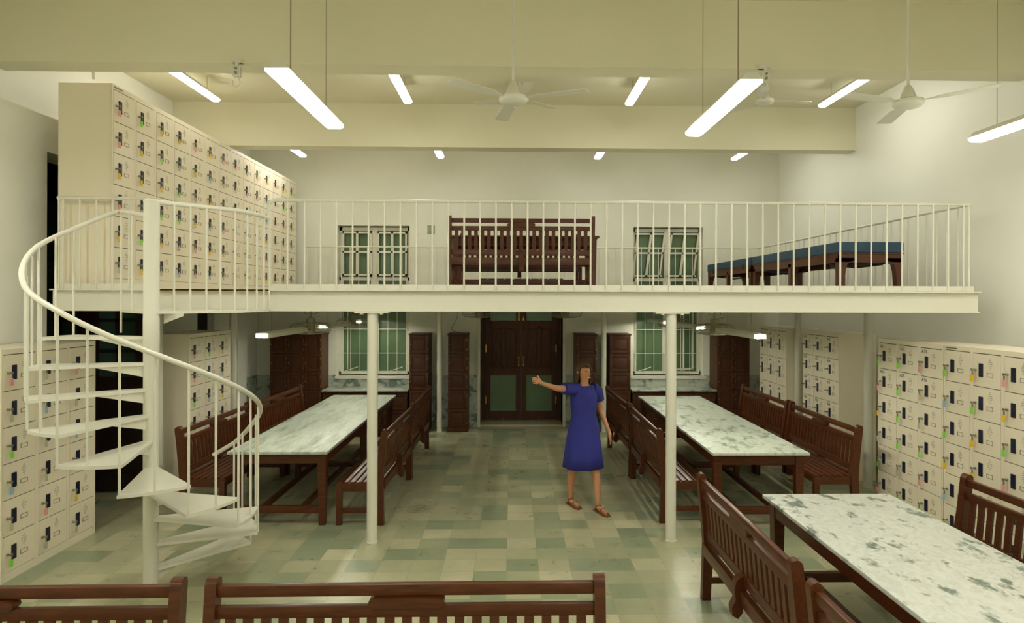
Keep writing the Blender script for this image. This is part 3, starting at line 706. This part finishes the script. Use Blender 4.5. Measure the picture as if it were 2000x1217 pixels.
# ------------------------------------------------------------------ lamps
def pendant(x, y0, y1, z, label, ztop=ZC, wd=.135, group='suspended ceiling lamps', glow='lamp'):
    t = thing('pendant_lamp', label, 'lamp', (x, (y0 + y1) / 2, z), 0, group); h = (y1 - y0) / 2; a = wd / 2
    MB().prism([(-a * 1.02, .011), (a * 1.02, .011), (a * .45, .058), (-a * .45, .058)], -h, h, 'y').build('housing', M['white'], t)
    MB().prism([(-a * .62, -.02), (a * .62, -.02), (a, -.004), (a, .010), (-a, .010), (-a, -.004)], -h, h, 'y').build('diffuser', M[glow], t)
    for yy in (-h * .62, h * .62): MB().tube([(0, yy, .06), (0, yy, ztop - z)], .0022 if yy > 0 else .004, 6).build('suspension_cable', M['cord'], t)
pendant(-1.34, 3.52, 4.66, 3.55, 'large bright pendant lamp left of the central fan, nearest the camera')
pendant(1.42, 3.62, 4.78, 3.55, 'large bright pendant lamp right of the central fan, nearest the camera')
pendant(3.72, 3.75, 4.85, 3.54, 'bright pendant lamp cut off by the right edge of the photo')
for x, lab in ((-3.66, 'lit lamp above the near end of the mezzanine lockers'), (-1.30, 'lit lamp beyond the first beam, left of the small far fan'), (1.46, 'lit lamp beyond the first beam, right of the central fan'), (3.90, 'lit slanting lamp left of the right-hand fan')):
    pendant(x, 6.5, 7.66, 4.70, lab, wd=.105, glow='lamp_small')
for x, lab in ((-3.58, 'small far lamp above the last mezzanine lockers'), (-1.23, 'small far lamp left of centre beyond the second beam'), (1.47, 'small far lamp right of centre beyond the second beam'), (3.85, 'small far lamp nearest the right rear corner')):
    pendant(x * .945, 8.9, 10.0, 4.56, lab, wd=.11, glow='lamp_small')
for x, y0, lab in ((-3.74, 3.0, 'added pendant lamp just left of the photo, over the near left lockers'), (-1.34, .4, 'added unseen pendant lamp above the foreground benches, left of two'), (1.42, .4, 'added unseen pendant lamp above the foreground benches, right of two'), (3.72, .4, 'added unseen pendant lamp to the right above the foreground table'),
        (-3.74, -1.5, 'added unseen pendant lamp behind the camera, far left'), (-1.34, -1.5, 'added unseen pendant lamp behind the camera, centre left'), (1.42, -1.5, 'added unseen pendant lamp behind the camera, centre right'), (3.72, -1.5, 'added unseen pendant lamp behind the camera, far right')):
    pendant(x, y0, y0 + 1.14, 3.55, lab)  # out-of-view lamps added to brighten the near half of the room
# strip lamps hanging under the platform
def strip(x, y0, lab):
    y1 = y0 + 1.12; z = 1.885
    t = thing('strip_lamp', lab, 'lamp', (x, (y0 + y1) / 2, z), 0, 'strip lamps hanging under the mezzanine'); h = .56; a = .062
    MB().box(-a, a, -h, h, .03, .036).box(-a, -a + .004, -h, h, -.012, .032).box(a - .004, a, -h, h, -.012, .032).box(-.018, .018, -h, h, .03, .045).box(-a, a, -h - .004, -h, -.012, .036).box(-a, a, h, h + .004, -.012, .036).build('housing', M['white'], t)
    for s in (-1, 1): MB().tube([(s * .028, -h - .016, .005), (s * .028, h - .01, .005)], .0085, 8).build('fluorescent_tube', M['tube'], t)
    for yy in (-h * .6, h * .6): MB().tube([(0, yy, .045), (0, yy, PZ - .046 - z)], .003, 6).build('suspension_cord', M['cord'], t)
for side, x in (('left', -2.385), ('right', 2.41)):
    for y0, nm in ((5.92, 'nearest'), (7.80, 'middle'), (9.55, 'farthest')): strip(x, y0, '%s thin strip lamp over the %s marble table' % (nm, side))

# ------------------------------------------------------------------ fans
def ceiling_fan(x, y, z, lab, ang, scale=1.0, blades=3):
    t = thing('ceiling_fan', lab, 'fan', (x, y, z), 0, 'cream ceiling fans')
    s = scale
    MB().tube([(0, 0, .14 * s), (0, 0, ZC - z)], .011, 10).build('down_rod', M['white'], t)
    MB().lathe([(.0, -.028), (.05, -.026), (.092, -.018), (.108, -.005), (.112, .012), (.108, .03), (.07, .034), (.06, .04)], 32).build('motor_housing', M['white'], t)
    MB().lathe([(.058, .038), (.058, .046)], 24).build('dark_collar', M['strap'], t)
    MB().lathe([(.060, .046), (.058, .06), (.046, .095), (.026, .145), (.014, .155)], 24).build('canopy', M['white'], t)
    for k in range(blades):
        a = ang + k * 2 * PI / 3
        b = MB(); b.prism([(.10, -.018), (.17, -.022), (.22, -.055), (.58, -.06), (.595, -.05), (.595, .05), (.58, .06), (.22, .055), (.17, .022), (.10, .018)], .004, .008, 'z')
        o = b.build('blade', M['white'], t, (0, 0, .012)); o.rotation_euler = (R(4), 0, a)
ceiling_fan(.005, 4.8, 3.80, 'cream ceiling fan hanging at the centre between the two large lamps', R(100))
ceiling_fan(.09, 7.55, 4.70, 'small far ceiling fan partly hidden behind the central fan', R(40))
ceiling_fan(3.13, 4.8, 3.80, 'cream ceiling fan at the upper right near the bright wall', R(75))
ceiling_fan(3.12, 7.55, 4.70, 'far ceiling fan with a blade showing beside the large right lamp', R(5))

def cage_fan(x, y, z, lab):
    t = thing('cage_fan', lab, 'fan', (x, y, z), 0, 'caged fans under the mezzanine')
    m = MB(); n = 28
    def circ(r, zz): return [(r * math.cos(i * 2 * PI / n), r * math.sin(i * 2 * PI / n), zz) for i in range(n)]
    for r, zz in ((.235, .03), (.235, -.03), (.20, -.055), (.20, .055), (.13, -.065), (.06, -.07), (.13, .065)): m.tube(circ(r, zz), .0028, 5, closed=True)
    for i in range(36):
        a = i * 2 * PI / 36; c, s_ = math.cos(a), math.sin(a)
        m.tube([(.05 * c, .05 * s_, -.07), (.20 * c, .20 * s_, -.055), (.238 * c, .238 * s_, -.0), (.20 * c, .20 * s_, .055), (.05 * c, .05 * s_, .068)], .0016, 4)
    m.build('wire_guard', M['wire'], t)
    MB().lathe([(.0, -.06), (.05, -.06), (.055, -.045), (.055, .0), (.05, .03), (.05, .11), (.035, .125), (.0, .125)], 20).build('motor', M['wire'], t)
    b = MB()
    for k in range(3):
        a = k * 2 * PI / 3 + .4
        P0 = [(.05, -.03), (.18, -.07), (.20, .0), (.18, .06), (.05, .03)]
        b.prism([(p[0] * math.cos(a) - p[1] * math.sin(a), p[0] * math.sin(a) + p[1] * math.cos(a)) for p in P0], -.012, -.008, 'z')
    b.build('blades', M['wire'], t)
    top = PZ - .046 - z
    MB().tube([(-.07, 0, top), (-.07, 0, .17), (.07, 0, .17), (.07, 0, top)], .006, 6).tube([(0, 0, .12), (0, 0, top)], .012, 8).tube([(.04, -.03, .13), (.11, -.03, .14), (.11, -.03, .19), (.05, -.03, .2)], .004, 6).build('bracket', M['wire'], t)
cage_fan(-2.40, 7.38, 1.90, 'caged fan over the left marble table, nearer one')
cage_fan(-2.38, 9.23, 1.90, 'caged fan over the left table beside the left rear window')
cage_fan(2.43, 7.32, 1.90, 'caged fan over the right marble table, nearer one')
cage_fan(2.45, 9.23, 1.90, 'caged fan over the right table before the right rear window')
cage_fan(-.47, 8.7, 2.06, 'caged fan peeking below the platform left of the door top')
cage_fan(.76, 8.7, 2.06, 'caged fan peeking below the platform right of the door top')
# fan hooks on the first beam
for x, lab in ((-2.40, 'cream clamp and hook hanging from the beam, left'), (2.24, 'cream clamp and hook hanging from the beam beside the right lamp')):
    t = thing('ceiling_hook', lab, 'hook', (x, 5.40, 4.31), 0, 'empty fan hooks on the first beam')
    MB().box(-.05, .04, -.01, .05, .0, .03).box(-.012, .012, -.012, .012, -.12, .01).box(-.03, .03, -.02, .0, -.13, -.04).box(-.03, .03, .02, .03, -.13, -.04).build('clamp', M['white'], t)
    MB().tube([(0, -.03, -.06), (0, .04, -.06)], .012, 8).tube([(0, -.03, -.10), (0, .04, -.10)], .012, 8).build('bolt', M['wire'], t)
    MB().tube([(.0, 0, -.12), (.02, 0, -.15), (.03, 0, -.18), (.015, 0, -.21), (-.015, 0, -.215), (-.035, 0, -.195), (-.035, 0, -.165)], .006, 8).build('hook', M['white'], t)
tag(MB().tube([(-3.90, 5.80, 4.29), (-3.90, 5.80, ZC)], .011, 8).build('conduit_pipe', M['white']), 'thin cream conduit rising from the top of the nearest mezzanine lockers', 'pipe')

# ------------------------------------------------------------------ person
def person(x, y, rz):
    t = thing('person', 'person in a short-sleeved blue dress and tan sandals walking in the aisle', 'person', (x, y, 0), rz)
    nodes = {}; V = []; RAD = []; E = []
    def nd(name, p, r, link=None):
        nodes[name] = len(V); V.append(p); RAD.append(r if isinstance(r, tuple) else (r, r))
        if link: E.append((nodes[link], nodes[name]))
    # facing -y; her right is -x
    nd('pelvis', (0, 0, .86), (.135, .10)); nd('waist', (-.01, -.01, 1.0), (.105, .082), 'pelvis'); nd('chest', (-.02, -.02, 1.17), (.11, .07), 'waist'); nd('uchest', (-.025, -.025, 1.27), (.09, .05), 'chest')
    nd('neck', (-.03, -.045, 1.35), .042, 'uchest'); nd('jaw', (-.035, -.065, 1.415), (.052, .058), 'neck'); nd('head', (-.035, -.065, 1.48), (.070, .085), 'jaw'); nd('crown', (-.035, -.055, 1.545), (.055, .065), 'head')
    for s, nm, fy, fx in ((-1, 'r', .16, -.07), (1, 'l', -.16, .08)):
        nd('hip' + nm, (s * .085, 0, .80), .082, 'pelvis'); nd('knee' + nm, (s * .08, fy * .45 - .02, .45), .05, 'hip' + nm); nd('calf' + nm, (s * .078 + fx * .1, fy * .75, .32), .046, 'knee' + nm); nd('ankle' + nm, (fx, fy, .085), .028, 'calf' + nm)
        nd('heel' + nm, (fx, fy + .02, .045), .028, 'ankle' + nm); nd('ball' + nm, (fx, fy - .11, .032), (.036, .02), 'heel' + nm); nd('toe' + nm, (fx, fy - .165, .027), (.03, .014), 'ball' + nm)
    # right arm stretched out to her right and forward; left arm bent
    nd('shr', (-.16, -.03, 1.295), .046, 'uchest'); nd('elr', (-.40, -.10, 1.33), .034, 'shr'); nd('wrr', (-.60, -.18, 1.40), .023, 'elr'); nd('palmr', (-.66, -.205, 1.425), (.03, .014), 'wrr')
    nd('shl', (.14, -.03, 1.285), .046, 'uchest'); nd('ell', (.225, .03, 1.05), .034, 'shl'); nd('wrl', (.27, -.06, .84), .023, 'ell'); nd('palml', (.275, -.085, .78), (.03, .014), 'wrl')
    for nm, b, d, up in (('r', Vector((-.66, -.205, 1.425)), Vector((-.9, -.35, .3)).normalized(), Vector((0, 0, 1))), ('l', Vector((.275, -.085, .78)), Vector((.05, -.3, -.95)).normalized(), Vector((0, 0, 1)))):
        for i, (off, ln) in enumerate(((.024, .062), (.008, .072), (-.008, .068), (-.024, .052))):
            p0 = b + d * .03 + up * off; p1 = p0 + d * ln * .5; p2 = p1 + d * ln * .4 + Vector((0, .02, -.008))
            nd('f%s%da' % (nm, i), tuple(p0), .0095, 'palm' + nm); nd('f%s%db' % (nm, i), tuple(p1), .0085, 'f%s%da' % (nm, i)); nd('f%s%dc' % (nm, i), tuple(p2), .0075, 'f%s%db' % (nm, i))
        p0 = b + up * .034 + d * -.005; nd('t%sa' % nm, tuple(p0), .011, 'palm' + nm); nd('t%sb' % nm, tuple(p0 + d * .028 + up * .022), .009, 't%sa' % nm)
    me = bpy.data.meshes.new('body'); me.from_pydata(V, E, []); o = bpy.data.objects.new('body', me); COL.objects.link(o); o.parent = t
    me.materials.append(M['skin'])
    sk = o.modifiers.new('Skin', 'SKIN'); sk.use_smooth_shade = True
    for i, r in enumerate(RAD): me.skin_vertices[0].data[i].radius = r
    me.skin_vertices[0].data[0].use_root = True
    ss = o.modifiers.new('Subdivision', 'SUBSURF'); ss.levels = 2; ss.render_levels = 2
    # dress: skirt and bodice as one lofted shell
    d = MB(); n = 28
    prof = [(.45, .225, .185, 0, 0), (.60, .205, .165, 0, 0), (.75, .185, .145, 0, 0), (.87, .172, .128, 0, 0), (1.0, .132, .105, -.01, -.01), (1.10, .142, .11, -.015, -.02), (1.20, .152, .108, -.02, -.03), (1.28, .14, .09, -.022, -.032), (1.33, .085, .065, -.027, -.04)]
    rings = []
    for z, rx, ry, cx, cy in prof:
        wob = .05 if z < .8 else 0
        rings.append([d.bm.verts.new((cx + rx * (1 + wob * math.cos(k * 2 * PI / n * 7)) * math.cos(k * 2 * PI / n), cy + ry * (1 + wob * math.cos(k * 2 * PI / n * 7)) * math.sin(k * 2 * PI / n), z)) for k in range(n)])
    for A, B in zip(rings, rings[1:]):
        for k in range(n): f = d.bm.faces.new((A[k], A[(k + 1) % n], B[(k + 1) % n], B[k])); f.smooth = True
    d.tube([(-.10, -.03, 1.29), (-.20, -.045, 1.302), (-.29, -.07, 1.315)], [.066, .062, .058], 14)
    d.tube([(.08, -.03, 1.29), (.155, -.02, 1.25), (.19, .0, 1.16)], [.066, .062, .056], 14)
    dr = d.build('dress', M['dress'], t); so = dr.modifiers.new('Solidify', 'SOLIDIFY'); so.thickness = .006; so.offset = 1
    # hair: cap plus hanging length
    h = MB(); rows = []; c0 = Vector((-.035, -.05, 1.485)); NH = 28
    for i in range(13):
        row = []
        for k in range(NH):
            p = 2 * PI * k / NH; front = max(0, min(1, (-math.sin(p) - .15) / .35))
            thm = PI * (.5 - .17 * front); drop = (.19 + .015 * math.sin(5 * p)) * (1 - front) ** 2
            if i <= 7: th = max(.001, i / 7 * thm); dz = 0; q = 1
            else: th = thm; dz = drop * (i - 7) / 5; q = 1 - .10 * math.sin((i - 7) / 5 * PI) * (1 - front)
            wv = 1 + .03 * math.sin(9 * p + i * .6)
            row.append(h.bm.verts.new(c0 + Vector((.092 * wv * q * math.sin(th) * math.cos(p), .108 * wv * q * math.sin(th) * math.sin(p) + .012, .108 * math.cos(th) - dz))))
        rows.append(row)
    for A, B in zip(rows, rows[1:]):
        for k in range(NH): f = h.bm.faces.new((A[k], A[(k + 1) % NH], B[(k + 1) % NH], B[k])); f.smooth = True
    ho = h.build('hair', M['hair'], t); so = ho.modifiers.new('Solidify', 'SOLIDIFY'); so.thickness = .012; so.offset = 1
    MB().tube([(-.035, -.163, 1.482), (-.035, -.172, 1.462), (-.035, -.158, 1.455)], [.006, .011, .007], 8).build('nose', M['skin'], t)
    MB().tube([(-.055, -.152, 1.428), (-.035, -.159, 1.426), (-.015, -.152, 1.428)], .005, 6).build('mouth', M['tag_pink'], t)
    e = MB()
    for s in (-1, 1): e.lathe([(.0, -.008), (.009, -.003), (.011, .0), (.009, .003), (.0, .008)], 10, (-.035 + s * .029, -.146, 1.492))
    e.build('eyes', M['strap'], t)
    for s in (-1, 1): MB().lathe([(.0, -.025), (.010, -.018), (.013, .005), (.008, .022), (.0, .026)], 10, (-.035 + s * .078, -.055, 1.478)).build('ear', M['skin'], t)
    for fx, fy in ((-.07, .16), (.08, -.16)):
        MB().prism([(fx - .034, fy + .05), (fx + .034, fy + .05), (fx + .038, fy - .06), (fx + .045, fy - .13), (fx + .03, fy - .19), (fx - .02, fy - .2), (fx - .042, fy - .15), (fx - .036, fy - .05)], 0, .014, 'z').tube([(fx - .042, fy - .09, .012), (fx - .02, fy - .095, .058), (fx + .02, fy - .095, .058), (fx + .044, fy - .09, .012)], .006, 6).tube([(fx, fy - .095, .056), (fx - .008, fy - .15, .04)], .005, 6).tube([(fx - .034, fy + .02, .012), (fx - .03, fy - .01, .065), (fx + .03, fy - .01, .065), (fx + .034, fy + .02, .012)], .005, 6).build('sandal', M['sandal'], t)
    return t
person(.78, 6.62, R(25))
